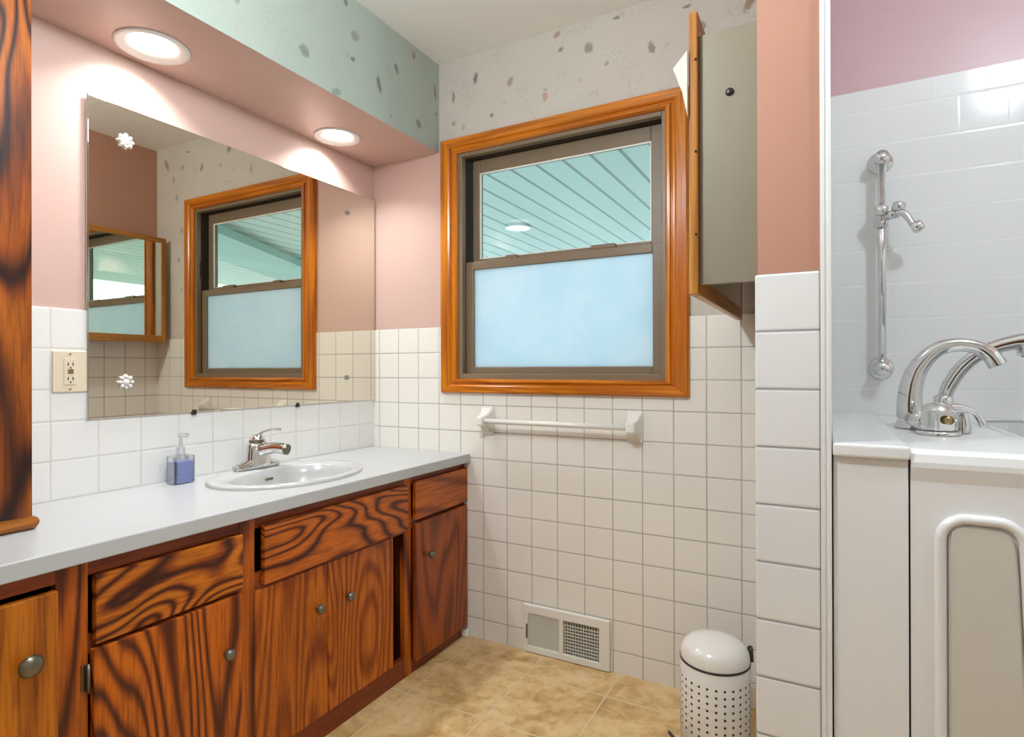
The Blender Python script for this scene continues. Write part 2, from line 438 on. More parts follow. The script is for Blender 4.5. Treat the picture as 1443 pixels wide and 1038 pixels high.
# ------------------------------------------------------------------ room shell
CEIL = 2.4605; ZS = 2.076; XP0, XP1, YP = 1.741, 1.872, -.86
XR, YF = 3.25, -3.05
struct(MB().box(-.1, XR+.1, YF-.1, .12, -.1, 0).build('floor', M['floor']), 'beige mottled square floor tiles')
struct(MB().box(-.1, XR+.1, YF-.1, .12, CEIL, CEIL+.1).build('ceiling', M['ceiling']), 'plain off-white ceiling')
b = MB(); b.box(-.1, 0, YF, 0, 1.300, CEIL, m=M['pink']); b.box(-.1, .006, YF, 0, 0, 1.300, bev=.0015, m=M['tile_left'])
struct(b.build('wall_left', None), 'pale pink wall over white square tile behind the vanity')
# back wall with the window opening
WX0, WX1, WZ0, WZ1 = .485, 1.355, 1.095, 2.045
b = MB(); T = .12
b.box(0, .385, 0, T, 1.3138, ZS, m=M['pink'])
b.box(.385, WX0, 0, T, 1.3138, CEIL, m=M['paper_back']); b.box(0, .385, 0, T, ZS, CEIL, m=M['paper_back'])
b.box(WX0, WX1, 0, T, WZ1, CEIL, m=M['paper_back']); b.box(WX1, 1.80, 0, T, 1.3138, CEIL, m=M['paper_back'])
b.box(0, WX0, -.006, T, 0, 1.3138, m=M['tile_back']); b.box(WX0, WX1, -.006, T, 0, WZ0, m=M['tile_back']); b.box(WX1, XP0, -.006, T, 0, 1.3138, m=M['tile_back'])
struct(b.build('wall_back', None), 'wall around the window, leaf wallpaper over white square tile')
b = MB(); b.box(1.80, XR, 0, T, 1.981, CEIL, m=M['pink_shower']); b.box(1.80, XR, -.006, T, 0, 1.981, m=M['tile_shower'])
struct(b.build('wall_shower', None), 'shower wall of white tile under a pink band')
b = MB(); b.box(XR, XR+.1, YF, 0, 1.981, CEIL, m=M['pink']); b.box(XR, XR+.1, YF, 0, 0, 1.981, m=M['tile_left'])
struct(b.build('wall_right', None))
struct(MB().box(-.1, XR+.1, YF-.1, YF, 0, CEIL).build('wall_front', paint('cream_paint', (.72, .71, .68), .5)))
dr = bpy.data.objects.new('door_added', None); COL.objects.link(dr); dr.location = (1.75, YF, 0); struct(dr, 'unseen dark wooden door behind the viewer, added for chrome reflections')  # out of view, added so the chrome has something dark to reflect
MB().box(1.35, 2.15, YF+.001, YF+.04, .01, 2.03, .003).build('panel', wood('oak_added_door', 'z', 7, light=(.16, .05, .008), mid=(.11, .03, .005), dark=(.03, .008, .002), rings=14), dr)
MB().lathe([(.012, 0), (.012, .03), (.028, .04), (.028, .055), (0, .06)], (1.42, YF+.041, 1.0), axis='y').build('handle', M['brass'], dr)
# wing wall between alcove and tub
b = MB(); b.box(XP0+.004, XP1-.012, YP+.006, 0, 1.311, CEIL, m=M['pink_dim']); b.box(XP0, XP1-.019, YP, 0, 0, 1.3125, bev=.004, m=M['tile_end'])
b.box(XP0-.001, XP0, YP+.006, 0, 0, 1.311, m=M['tile_side']); b.box(XP1-.019, XP1-.002, YP+.01, 0, 0, 1.981, m=M['tile_side']); b.box(XP1-.019, XP1-.002, YP+.01, 0, 1.981, CEIL, m=M['pink_shower'])
struct(b.build('wall_partition', None), 'narrow wing wall end, pink paint over one column of white tile')
b = MB(); b.prism([(XP1-.0185, YP+.0), (XP1-.0175, YP-.001), (XP1-.012, YP-.001), (XP1-.010, YP+.0015), (XP1-.008, YP+.0015), (XP1-.006, YP-.0005), (XP1-.001, YP-.0005), (XP1-.0005, YP+.001), (XP1-.0005, YP+.03), (XP1-.0185, YP+.03)], 'z', 0, CEIL)
struct(b.build('trim_1', M['white']), 'white vertical corner strip between wing wall and tub')
# soffit over the vanity
b = MB(); b.box(0, .374, YF, 0, ZS, CEIL, m=M['pink'])
b.bm.faces.ensure_lookup_table()
sof = b.build('wall_soffit', None)
sof.data.materials.append(M['paper_soffit_daylit'])
for p in sof.data.polygons:
    if p.normal.x > .9: p.material_index = 1
LAMPS = [(.128, -1.09, .098), (.115, -.345, .092)]
c = MB()
for (lx, ly, lr) in LAMPS: c.lathe([(0, -.02), (lr*.80, -.02), (lr*.80, .09), (0, .09)], (lx, ly, ZS), segs=48)
cut(sof, c)
struct(sof, 'boxed soffit over the vanity, pink below and leaf wallpaper in front')
# recessed lights
LAMPLAB = ['round recessed downlight nearest the tall wooden cabinet', 'smaller-looking round recessed downlight nearest the window corner']
for (lx, ly, lr), lb in zip(LAMPS, LAMPLAB):
    t = thing('recessed_light', lb, 'ceiling light', (lx, ly, ZS), 'recessed downlights in the soffit')
    MB().lathe([(lr*.60, .016), (lr*.62, .008), (lr*.74, .000), (lr*.9, -.006), (lr, -.004), (lr, 0), (lr*.79, .006), (lr*.66, .020), (lr*.60, .018)], (lx, ly, ZS), segs=48).build('trim_ring', M['white'], t)
    MB().lathe([(lr*.66, .020), (lr*.66, .03), (lr*.62, .075), (0, .078)], (lx, ly, ZS), segs=48).build('reflector', M['enamel'], t)
    MB().lathe([(0, .006), (lr*.35, .009), (lr*.55, .018), (lr*.60, .03), (lr*.5, .058), (0, .058)], (lx, ly, ZS+.016), segs=40).build('bulb', M['lamp'], t)
    disk_light('lamp_glow', (lx, ly, ZS+.018), lr*.5, SOFFIT_W, (.94, .97, 1), t, 122)

# ceiling domes: the shower light and an added room fill
def dome(x, y, r, watt, label, tint, drop=.075):
    t = thing('ceiling_light', label, 'ceiling light', (x, y, CEIL))
    MB().lathe([(0, 0), (r*1.08, 0), (r*1.08, -.02), (r, -.025)], (x, y, CEIL)).build('base', M['white'], t)
    if drop > .1: MB().cyl((x, y, CEIL-.02), (x, y, CEIL-drop+.02), .008).build('stem', M['chrome'], t)
    MB().lathe([(r*.5, -drop+.055), (r, -drop+.05), (r*.9, -drop+.025), (r*.6, -drop+.01), (0, -drop)], (x, y, CEIL)).build('lamp_shade', M['lamp_shower'], t)
    ball_light('lamp_glow', (x, y, CEIL-drop-.05), .05, watt, tint, t)
dome(2.54, -1.13, .12, SHOWER_W, 'round glowing ceiling light over the tub, mirrored in the shower tile', (.70, .86, 1))
dome(1.15, -1.50, .16, FILL_W, 'added unseen fill lamp in the middle of the room, shaped as a semi-flush ceiling light', (.82, .93, 1), .30)  # added fill for general brightness, out of view

# ------------------------------------------------------------------ window
def frame_side(inner, outer, prof, side, mat, parent, name, y0):
    """mitred moulding; prof: (t across 0 inner..1 outer, depth toward the room)"""
    (x0, x1, z0, z1), (X0, X1, Z0, Z1) = inner, outer
    b = MB(); t = bmesh.new(); ends = []
    for e in (0, 1):
        ring = []
        for (u, d) in prof+[(1, 0), (0, 0)]:
            ax0, ax1, az0, az1 = x0+(X0-x0)*u, x1+(X1-x1)*u, z0+(Z0-z0)*u, z1+(Z1-z1)*u
            if side == 'top': p = (ax0 if e == 0 else ax1, az1)
            if side == 'bottom': p = (ax0 if e == 0 else ax1, az0)
            if side == 'left': p = (ax0, az0 if e == 0 else az1)
            if side == 'right': p = (ax1, az0 if e == 0 else az1)
            ring.append(t.verts.new((p[0], y0-d, p[1])))
        ends.append(ring)
    n = len(ends[0])
    for i in range(n): t.faces.new([ends[0][i], ends[1][i], ends[1][(i+1) % n], ends[0][(i+1) % n]])
    t.faces.new(ends[0]); t.faces.new(ends[1][::-1])
    bmesh.ops.recalc_face_normals(t, faces=t.faces[:])
    b._merge(t)
    return b.build(name, mat, parent)
win = bpy.data.objects.new('window_1', None); COL.objects.link(win); win.location = (.92, 0, 1.03)
struct(win, 'double-hung window with oak casing, frosted below and clear above')
cprof = [(0, .016), (.10, .024), (.22, .024), (.26, .017), (.36, .014), (.40, .014), (.44, .020), (.52, .024), (.92, .026), (1, .020)]
CAS = dict(light=(.66, .21, .008), mid=(.54, .145, .006), dark=(.25, .055, .003), rings=12, scale=5, stretch=.08, fig=.5, rough=.25)
for i, s in enumerate(('top', 'bottom', 'left', 'right')):
    frame_side((.478, 1.362, 1.088, 2.050), (.394, 1.443, 1.029, 2.116), cprof, s, wood('oak_casing_'+s, 'x' if i < 2 else 'z', 40+i, **CAS), win, 'casing', 0)
# vinyl stop and jamb
jprof = [(0, .0), (.3, .004), (.6, .004), (1, .0)]
def ringframe(mb, x0, x1, z0, z1, wl, wr, wb, wt, ya, yb, bev=.002):
    mb.box(x0, x0+wl, ya, yb, z0, z1, bev); mb.box(x1-wr, x1, ya, yb, z0, z1, bev)
    mb.box(x0+wl, x1-wr, ya, yb, z0, z0+wb, bev); mb.box(x0+wl, x1-wr, ya, yb, z1-wt, z1, bev)
b = MB(); ringframe(b, .476, 1.364, 1.086, 2.052, .022, .016, .024, .018, -.008, .020); b.build('stop', M['vinyl'], win)
b = MB(); ringframe(b, .484, 1.356, 1.094, 2.046, .012, .010, .014, .012, .018, .118); b.build('jamb', M['vinyl_dark'], win)
# lower sash (inner track) with frosted pane
s = MB(); ringframe(s, .497, 1.346, 1.108, 1.588, .038, .040, .030, .034, .022, .050, .003); lo = s.build('lower_sash', M['vinyl'], win)
MB().box(.533, 1.308, .034, .038, 1.136, 1.556).build('frosted_pane', M['frost'], lo)
b = MB(); b.box(.690, .745, .022, .046, 1.586, 1.603, .005); b.build('sash_lock', M['vinyl'], lo)
b = MB(); b.box(1.065, 1.165, .022, .046, 1.586, 1.605, .006); b.build('sash_lock', M['vinyl'], lo)
# upper sash (outer track)
s = MB(); ringframe(s, .512, 1.336, 1.575, 2.034, .034, .044, .030, .058, .058, .088, .003); up = s.build('upper_sash', M['vinyl'], win)
b = MB(); ringframe(b, .546, 1.293, 1.604, 1.978, .005, .004, .004, .007, .060, .066, 0); b.build('glazing_bead', M['grille'], up)
MB().box(.544, 1.295, .068, .072, 1.600, 1.980).build('clear_pane', M['pane'], up)
b = MB(); b.box(1.342, 1.350, .012, .030, 1.66, 1.75, .003); b.build('tilt_latch', M['vinyl_dark'], win)

# outside the window
struct(MB().box(-5, 7, .16, 6.2, 2.55, 2.62).build('ceiling_porch', M['porch']), 'pale green grooved porch ceiling outside the window')
struct(MB().prism([(3.3, 1.4), (4.45, 3.9), (5.35, 3.9), (4.1, 1.4)], 'z', 2.46, 2.56, m=M['beam']).build('trim_3', None), 'porch beam seen in the mirror')
struct(MB().box(-9, 9, .2, 14, -.5, -.4).build('floor_outside', M['yard']))
t = thing('porch_light', 'small round lit porch ceiling light seen through the upper pane', 'ceiling light', (-.847, 3.063, 2.55))
MB().lathe([(.12, .0), (.13, -.012), (.10, -.014), (.10, .0)], (-.847, 3.063, 2.55)).build('trim_ring', M['white'], t)
MB().lathe([(.10, -.004), (.06, -.016), (0, -.02)], (-.847, 3.063, 2.55)).build('bulb', M['lamp_porch'], t)

# ------------------------------------------------------------------ wall mirror
mir = thing('wall_mirror', 'large frameless wall mirror over the sink', 'mirror', (.006, -.607, .988))
MB().box(.0062, .012, -1.205, -.008, .988, 1.917, .0012).build('glass', M['mirror'], mir)
for (y, z) in ((-1.105, 1.815), (-1.106, 1.093), (-.184, 1.818), (-.19, 1.093)):
    b = MB(); big = y < -1
    r = .024 if big else .012
    for k in range(8):
        a = k*PI/4
        b.lathe([(0, .012), (r*.16, .010), (r*.24, .005), (r*.16, 0)], (.012, y+r*.68*math.cos(a), z+r*.68*math.sin(a)), axis='x', segs=10)
        b.tube([(.0145, y, z), (.015, y+r*math.cos(a), z+r*math.sin(a))], [r*.16, r*.10], segs=8, steps=1)
    b.lathe([(r*.4, 0), (r*.36, .008), (r*.15, .013), (0, .013)], (.012, y, z), axis='x', segs=16)
    b.build('rosette', M['enamel'] if big else M['clear'], mir)
for y in (-.89, -.459):
    b = MB(); b.box(.0065, .016, y-.008, y+.008, .980, .990, .002); b.box(.0125, .016, y-.006, y+.006, .988, .997, .001); b.build('clip', M['black'], mir)
b = MB(); b.box(.0065, .0125, -1.2085, -1.2055, .986, 1.919); b.build('edge_strip', M['chrome'], mir)

# ------------------------------------------------------------------ outlet
ot = thing('wall_outlet', 'beige double wall outlet beside the mirror', 'outlet', (.006, -1.249, 1.126))
MB().box(.0062, .0115, -1.292, -1.208, 1.068, 1.182, .002).build('cover_plate', M['bone'], ot)
b = MB(); b.box(.0115, .0135, -1.266, -1.234, 1.088, 1.162, .001); rc = b.build('receptacle', M['bone'], ot)
for z in (1.105, 1.145):
    b = MB()
    for dy in (-.006, .006): b.box(.0134, .0142, -1.25+dy-.0012, -1.25+dy+.0012, z-.004, z+.005)
    b.lathe([(.0022, 0), (.0022, .0008), (0, .0008)], (.0134, -1.25, z-.0095), axis='x', segs=10)
    b.build('socket_slots', M['black'], rc)
b = MB(); b.box(.0134, .0155, -1.257, -1.243, 1.120, 1.1245, .0005); b.build('test_button', M['brass'], rc)
b = MB(); b.box(.0134, .0155, -1.257, -1.243, 1.1265, 1.131, .0005); b.build('reset_button', M['brass'], rc)
for z in (1.076, 1.174):
    MB().lathe([(.003, 0), (.0026, .0012), (0, .0014)], (.0115, -1.25, z), axis='x', segs=12).build('screw', M['brass'], ot)

# ------------------------------------------------------------------ vanity
van = thing('vanity_cabinet', 'long stained oak vanity cabinet under the white countertop', 'cabinet', (.26, -1.2, 0))
FX = .505   # frame face
YL = -2.30
DKW = dict(light=(.45, .105, .006), mid=(.30, .055, .005), dark=(.075, .013, .004), rings=28)
b = MB()
b.box(.012, FX-.02, YL, YL+.016, .0, .735); b.box(.012, FX-.02, -.018, -.008, 0, .735)
b.box(.012, .02, YL, -.008, 0, .735); b.box(.012, FX-.02, YL, -.008, .03, .045)
b.box(.012, FX-.02, -1.065, -1.052, .045, .735); b.box(.012, FX-.02, -.405, -.392, .045, .735); b.box(.012, FX-.02, -1.47, -1.457, .045, .735)
b.build('carcass', wood('oak_carcass', 'z', 3, light=(.10, .022, .004), mid=(.07, .014, .003), dark=(.03, .006, .002), rings=6), van)
# face frame: stiles and rails
wf_v = wood('oak_stiles', 'z', 11, **{**DKW, 'rings': 16})
wf_h = wood('oak_rails', 'y', 12, light=(.30, .055, .010), mid=(.21, .035, .007), dark=(.07, .013, .004), rings=5, fig=.6)
for (y0, y1) in ((-1.500, -1.442), (-1.087, -1.040), (-.408, -.368), (-.012, -.007)):
    MB().box(FX-.02, FX, y0, y1, .0, .735, .001).build('stile', wf_v, van)
for q in ((FX-.02, FX-.001, YL, -.008, .700, .735, .001),
          (FX-.02, FX-.001, YL, -1.500, .0, .05, .001),
          (FX-.02, FX-.001, -1.442, -1.087, .0, .05, .001),
          (FX-.02, FX-.001, -1.040, -.408, .0, .075, .001),
          (FX-.02, FX-.001, -.368, -.012, .0, .045, .001),
          (FX-.02, FX-.001, -1.442, -1.087, .535, .575, .001),
          (FX-.02, FX-.001, -1.040, -.408, .530, .575, .001),
          (FX-.02, FX-.001, -.368, -.012, .54, .58, .001)):
    MB().box(*q).build('rail', wf_h, van)
def knob(parent, y, z, x, r=.016, mat='knob'):
    return MB().lathe([(r*.42, 0), (r*.36, .006), (r*.45, .012), (r*.95, .016), (r, .020), (r*.85, .026), (r*.5, .029), (0, .030)], (x, y, z), axis='x', segs=28).build('knob', M[mat], parent)
def door(y0, y1, z0, z1, seed, kn=None, x0=FX, th=.019, kr=.015, kw=None, nm='door', axis='z'):
    b = MB(); b.box(x0+.0006, x0+th, y0, y1, z0, z1, .003)
    kw2 = dict(DKW); kw2.update(kw or {})
    o = b.build(nm, wood('oak_%s_%d' % (nm, seed), axis, seed, **kw2), van)
    if kn: knob(o, kn[0], kn[1], x0+th, kr)
    return o
LT = dict(light=(.50, .15, .007), mid=(.38, .10, .006), dark=(.16, .035, .004), rings=12, fig=.6)
door(-1.93, -1.503, .035, .692, 21, kn=(-1.556, .571), kr=.021, kw=LT)
door(-2.29, -1.95, .035, .692, 22, kw=LT)
d = door(-1.440, -1.092, .035, .548, 33, kn=(-1.140, .413), kw=dict(rings=34, scale=3.0, stretch=.22))
MB().tube([(FX+.012, -1.447, .46), (FX+.012, -1.447, .52)], .0035, segs=10, steps=1).box(FX, FX+.004, -1.456, -1.447, .462, .518, .001).build('hinge', M['knob'], d)
d = door(-1.040, -.781, .072, .532, 44, kn=(-.826, .409), x0=FX-.016, kw=dict(fig=.62, rings=24, stretch=.22, scale=3.4, light=(.46, .115, .006)))
d = door(-.779, -.472, .072, .532, 45, kn=(-.701, .405), x0=FX-.016, kw=dict(fig=.62, rings=22, stretch=.22, scale=3.4, light=(.46, .115, .006)))
d = door(-.364, -.012, .045, .556, 56, kn=(-.287, .424), kw=dict(light=(.36, .075, .007), fig=.8, rings=20))
DR = dict(axis='y', nm='drawer')
bold = dict(rings=22, scale=3.6, stretch=.34, light=(.54, .155, .008), mid=(.35, .070, .005), dark=(.055, .010, .004), dist=.6)
door(-1.436, -1.088, .557, .700, 67, kw=bold, **DR)
door(-1.022, -.405, .545, .708, 73, kw={**bold, 'light': (.46, .110, .007), 'rings': 20, 'scale': 3.2, 'stretch': .36}, **DR)
door(-.362, -.010, .570, .712, 84, kw=dict(rings=14, scale=4, fig=.7), **DR)

# countertop with the sink opening
b = MB(); b.box(.0065, .535, YL-.02, -.0065, .7355, .7721, .003)
ctp = b.build('countertop', M['laminate'], origin=(.27, -1.2, .7355))
tag(ctp, 'long white laminate countertop running over the oak vanity', 'countertop')
SX, SY = .262, -.715
def shift(mb, o):
    L = parent_world(o.parent)+o.location
    for v in mb.bm.verts: v.co -= L
    return mb
def cut_world(o, mb):
    me = bpy.data.meshes.new('cut_tool'); bmesh.ops.recalc_face_normals(mb.bm, faces=mb.bm.faces[:]); mb.bm.to_mesh(me); mb.bm.free()
    c = bpy.data.objects.new('cut_tool', me); COL.objects.link(c)
    md = o.modifiers.new('cut', 'BOOLEAN'); md.operation = 'DIFFERENCE'; md.solver = 'EXACT'; md.object = c
    bpy.context.view_layer.update()
    new = bpy.data.meshes.new_from_object(o.evaluated_get(bpy.context.evaluated_depsgraph_get()))
    o.modifiers.clear(); o.data = new
    bpy.data.objects.remove(c); bpy.data.meshes.remove(me)
cut_world(ctp, MB().prism(ellipse(SX, SY, .19, .235), 'z', .70, .80))
# sink: oval drop-in
def sink():
    t = thing('sink', 'white oval drop-in basin set in the countertop', 'sink', (SX, SY, .7721))
    bmx = bmesh.new(); N = 72
    A, B = .212, .270
    bx, by = .035, 0.0   # bowl is set forward of the faucet deck
    prof = [(1.0, 0.0005, 0), (1.0, .006, 0), (.985, .011, 0), (.955, .013, 0), (.90, .012, 0), (None, .010, 1.0), (None, .004, .97), (None, -.02, .93), (None, -.07, .82), (None, -.115, .62), (None, -.14, .35), (None, -.145, .09)]
    rings = []
    for s, z, q in prof:
        ring = []
        for k in range(N):
            a = 2*PI*k/N
            if s is not None: x, y = A*s*math.cos(a), B*s*math.sin(a)
            else: x, y = bx+.148*q*math.cos(a), by+.215*q*math.sin(a)
            ring.append(bmx.verts.new((SX+x, SY+y, .7721+z)))
        rings.append(ring)
    for a, b in zip(rings, rings[1:]):
        for k in range(N): bmx.faces.new([a[k], a[(k+1) % N], b[(k+1) % N], b[k]])
    mb = MB(); mb._merge(bmx, smooth=True); o = mb.build('basin', M['porcelain'], t)
    MB().lathe([(0, .003), (.018, .003), (.021, 0)], (SX+bx, SY, .7721-.1455), segs=24).build('drain', M['chrome'], t)
    b = MB(); pts = []
    for k in range(-4, 5):
        a = PI+k*.02
        pts.append((SX+bx+.148*.925*math.cos(a), SY+.205*.925*math.sin(a)*1.0+.0, .7721-.022))
    b.tube(pts, .0045, segs=10, steps=1, m=None); b.build('overflow_slot', M['knob'], t)
sink()
# basin faucet
FZ = .7856
fc = thing('sink_faucet', 'chrome single-lever faucet on the back rim of the sink', 'faucet', (.098, -.715, FZ))
b = MB()
b.prism(rrect(.072, .124, -.802, -.628, .025), 'z', FZ, FZ+.010, bev=.003, smooth=False)
b.tube([(.098, -.800, FZ+.006), (.098, -.77, FZ+.013), (.098, -.735, FZ+.028)], [.017, .021, .026], segs=20, flat=.6)
b.tube([(.098, -.630, FZ+.006), (.098, -.66, FZ+.013), (.098, -.695, FZ+.028)], [.017, .021, .026], segs=20, flat=.6)
b.build('base', M['chrome'], fc)
MB().lathe([(.034, 0), (.033, .02), (.030, .05), (.029, .072), (.024, .080), (0, .081)], (.098, -.712, FZ+.008), segs=36, sy=1.45).build('body', M['chrome'], fc)
MB().tube([(.11, -.712, FZ+.058), (.145, -.700, FZ+.068), (.175, -.688, FZ+.070), (.200, -.678, FZ+.066)], [.024, .020, .0185, .020], segs=20).build('spout', M['chrome'], fc)
MB().lathe([(.019, 0), (.019, .012), (.014, .014), (.012, .010), (0, .010)], (.198, -.679, FZ+.066), axis=(1, .35, -.2), segs=24).build('aerator', M['knob'], fc)
MB().lathe([(.025, 0), (.026, .004), (.026, .010)], (.098, -.715, FZ+.088), segs=28).build('cap_ring', M['knob'], fc)
MB().lathe([(.026, .010), (.024, .020), (.014, .027), (0, .029)], (.098, -.715, FZ+.088), segs=28).build('cap', M['chrome'], fc)
MB().tube([(.10, -.715, FZ+.112), (.12, -.700, FZ+.126), (.145, -.682, FZ+.133), (.165, -.668, FZ+.132)], [.009, .007, .006, .0075], segs=14, flat=.6).build('lever', M['chrome'], fc)
# soap dispenser
sx, sy, sz = .070, -.972, .7723
so = thing('soap_dispenser', 'clear pump bottle of blue hand soap left of the sink', 'soap bottle', (sx, sy, sz))
b = MB(); b.prism(rrect(sx-.024, sx+.024, sy-.034, sy+.034, .008), 'z', sz, sz+.088, bev=.003); b.build('bottle', M['clear'], so)
b = MB(); b.prism(rrect(sx-.0215, sx+.0215, sy-.0315, sy+.0315, .007), 'z', sz+.003, sz+.070, bev=.001); b.build('liquid', M['soap'], so)
MB().lathe([(.017, .086), (.014, .094), (.012, .096), (.012, .112), (.006, .114), (.005, .145), (0, .145)], (sx, sy, sz), segs=24).build('pump', M['clear'], so)
b = MB(); b.box(sx-.008, sx+.034, sy-.008, sy+.008, sz+.145, sz+.158, .004); b.build('nozzle', M['clear'], so)
MB().tube([(sx, sy, sz+.004), (sx, sy, sz+.09)], .0022, segs=8, steps=1).build('dip_tube', M['clear'], so)

# ------------------------------------------------------------------ tall cabinet on the counter
tc = thing('linen_cabinet', 'tall dark-grained oak cabinet standing on the left end of the counter', 'cabinet', (.15, -1.87, .7725))
TE = -1.452
b = MB(); b.box(.0065, .268, -2.28, TE, .7725, 2.0755, .001); b.build('carcass', wood('oak_tall_side', 'z', 90, **DKW), tc)
tw = dict(light=(.34, .088, .004), mid=(.24, .052, .004), dark=(.022, .004, .002), rings=8.5, scale=4.0, stretch=.26, dist=1.2)
b = MB(); b.box(.268, .290, -2.28, TE+.001, .7725, 2.0755, .002); b.build('front_panel', wood('oak_tall_face', 'z', 95, **tw), tc)
b = MB(); b.tube([(.290, -2.28, .787), (.290, TE+.004, .787)], .0145, segs=20, steps=1); b.tube([(.290, TE+.002, .787), (.02, TE+.002, .787)], .0125, segs=20, steps=1)
b.build('base_moulding', wood('oak_moulding', 'y', 97, light=(.44, .15, .02), mid=(.36, .11, .013), dark=(.2, .05, .007), rings=4, fig=.5), tc)

# ------------------------------------------------------------------ medicine cabinet
mc = thing('medicine_cabinet', 'mirrored medicine cabinet with oak frame and grey side on the wing wall', 'cabinet', (1.68, -.41, 1.29))
MB().box(1.620, XP0-.0015, -.775, -.763, 1.312, 1.857, .001).build('side_panel', M['gray_side'], mc)
FR = dict(light=(.50, .22, .035), mid=(.42, .16, .022), dark=(.22, .07, .01), rings=5, fig=.5, scale=6, stretch=.08)
X0, X1 = 1.600, 1.6195; ya, yb, za, zb, wd = -.790, -.030, 1.289, 1.906, .030
ws = wood('oak_mirror_stile', 'z', 101, **FR); wr = wood('oak_mirror_rail', 'y', 102, **FR)
for q in ((X0, X1, ya, ya+wd, za, zb, .004), (X0, X1, yb-wd, yb, za, zb, .004)): MB().box(*q).build('frame_stile', ws, mc)
for q in ((X0, X1, ya+wd, yb-wd, za, za+wd+.012, .004), (X0, X1, ya+wd, yb-wd, zb-wd, zb, .004)): MB().box(*q).build('frame_rail', wr, mc)
MB().box(X0+.005, X1-.001, ya+wd-.002, yb-wd+.002, za+wd-.002, zb-wd+.002).build('mirror_pane', M['mirror2'], mc)
MB().lathe([(.009, 0), (.008, .003), (0, .004)], (1.683, -.775, 1.720), axis='y', segs=16, flip=-1).build('plug_hole', M['black'], mc)
for z in (1.42, 1.60, 1.80):
    MB().lathe([(.003, 0), (.003, .0015), (0, .002)], (X1-.004, ya, z), axis='y', segs=10, flip=-1).build('nail', M['dark'], mc)

b = MB(); b.prism([(1.568, 1.788), (1.5995, 1.822), (1.5995, 1.675), (1.588, 1.732)], 'y', -.797, -.7905, bev=.001)  # pale wedge-shaped piece set against the near edge of the frame
pt = b.build('pale_wedge', M['wedge_cream'], origin=(1.59, -.795, 1.75)); tag(pt, 'small pale wedge beside the medicine cabinet frame', 'paper')

# ------------------------------------------------------------------ towel bar
tb = thing('towel_bar', 'white ceramic towel bar under the window', 'towel bar', (.94, -.0062, .918))
for xc, nm in ((.625, 1), (1.250, 1)):
    b = MB(); b.box(xc-.028, xc+.028, -.016, -.0064, .860, .976, .003)
    t = bmesh.new()
    L0 = [(xc-.026, -.014, .866), (xc+.026, -.014, .866), (xc+.026, -.014, .970), (xc-.026, -.014, .970)]
    L1 = [(xc-.018, -.045, .893), (xc+.018, -.045, .893), (xc+.018, -.045, .943), (xc-.018, -.045, .943)]
    L2 = [(xc-.016, -.080, .900), (xc+.016, -.080, .900), (xc+.016, -.080, .936), (xc-.016, -.080, .936)]
    rr = [[t.verts.new(p) for p in L] for L in (L0, L1, L2)]
    for a, c2 in zip(rr, rr[1:]):
        for k in range(4): t.faces.new([a[k], a[(k+1) % 4], c2[(k+1) % 4], c2[k]])
    t.faces.new(rr[0][::-1]); t.faces.new(rr[-1])
    bmesh.ops.bevel(t, geom=t.edges[:], offset=.004, segments=3, affect='EDGES')
    b._merge(t); b.build('bracket', M['enamel'], tb, smooth_angle=40)
MB().tube([(.625, -.062, .918), (1.250, -.062, .918)], .0105, segs=20, steps=1).build('rod', M['enamel'], tb)

# ------------------------------------------------------------------ vent register
ve = thing('wall_register', 'white metal heating register low on the tiled wall', 'vent', (.973, -.0062, .095))
b = MB(); Y0, Y1 = -.020, -.0064
VX0, VX1, VZ0, VZ1 = .793, 1.153, .002, .190
b.box(VX0, VX1, Y0, Y1, VZ1-.034, VZ1, .003); b.box(VX0, VX1, Y0, Y1, VZ0, VZ0+.026, .003)
b.box(VX0, VX0+.022, Y0, Y1, VZ0+.02, VZ1-.03, .003); b.box(VX1-.042, VX1, Y0, Y1, VZ0+.02, VZ1-.03, .003); b.box(.948, .966, Y0, Y1, VZ0+.02, VZ1-.03, .002)
b.build('faceplate', M['grille'], ve)
MB().box(VX0+.02, VX1-.02, -.0085, -.0064, VZ0+.02, VZ1-.03).build('duct_backing', M['grille_shadow'], ve)
def louvers(x0, x1, n, ang, mat):
    b = MB()
    for k in range(n):
        x = x0+(k+.5)*(x1-x0)/n; dx = .0028*ang
        b.prism([(x-dx-.0007, -.018), (x-dx+.0007, -.018), (x+dx+.0007, -.0088), (x+dx-.0007, -.0088)], 'z', VZ0+.022, VZ1-.030)
    return b.build('louvers', mat, ve)
louvers(.816, .948, 17, .9, M['grille'])
louvers(.967, 1.110, 13, -.2, M['grille'])
b = MB()
for k in range(9): z = VZ0+.034+k*.0125; b.box(.967, 1.110, -.0125, -.0105, z, z+.004)
b.build('damper_bars', M['grille'], ve)
MB().box(.809, .813, -.030, -.019, .06, .115, .001).build('damper_lever', M['grille_shadow'], ve)
MB().box(.50, .532, -.030, -.0065, 0.0005, .030, .004).build('trim_scrap', M['enamel'])
tag(bpy.data.objects['trim_scrap'], 'small pale scrap of trim at the vanity toe by the tiled corner', 'trim scrap')

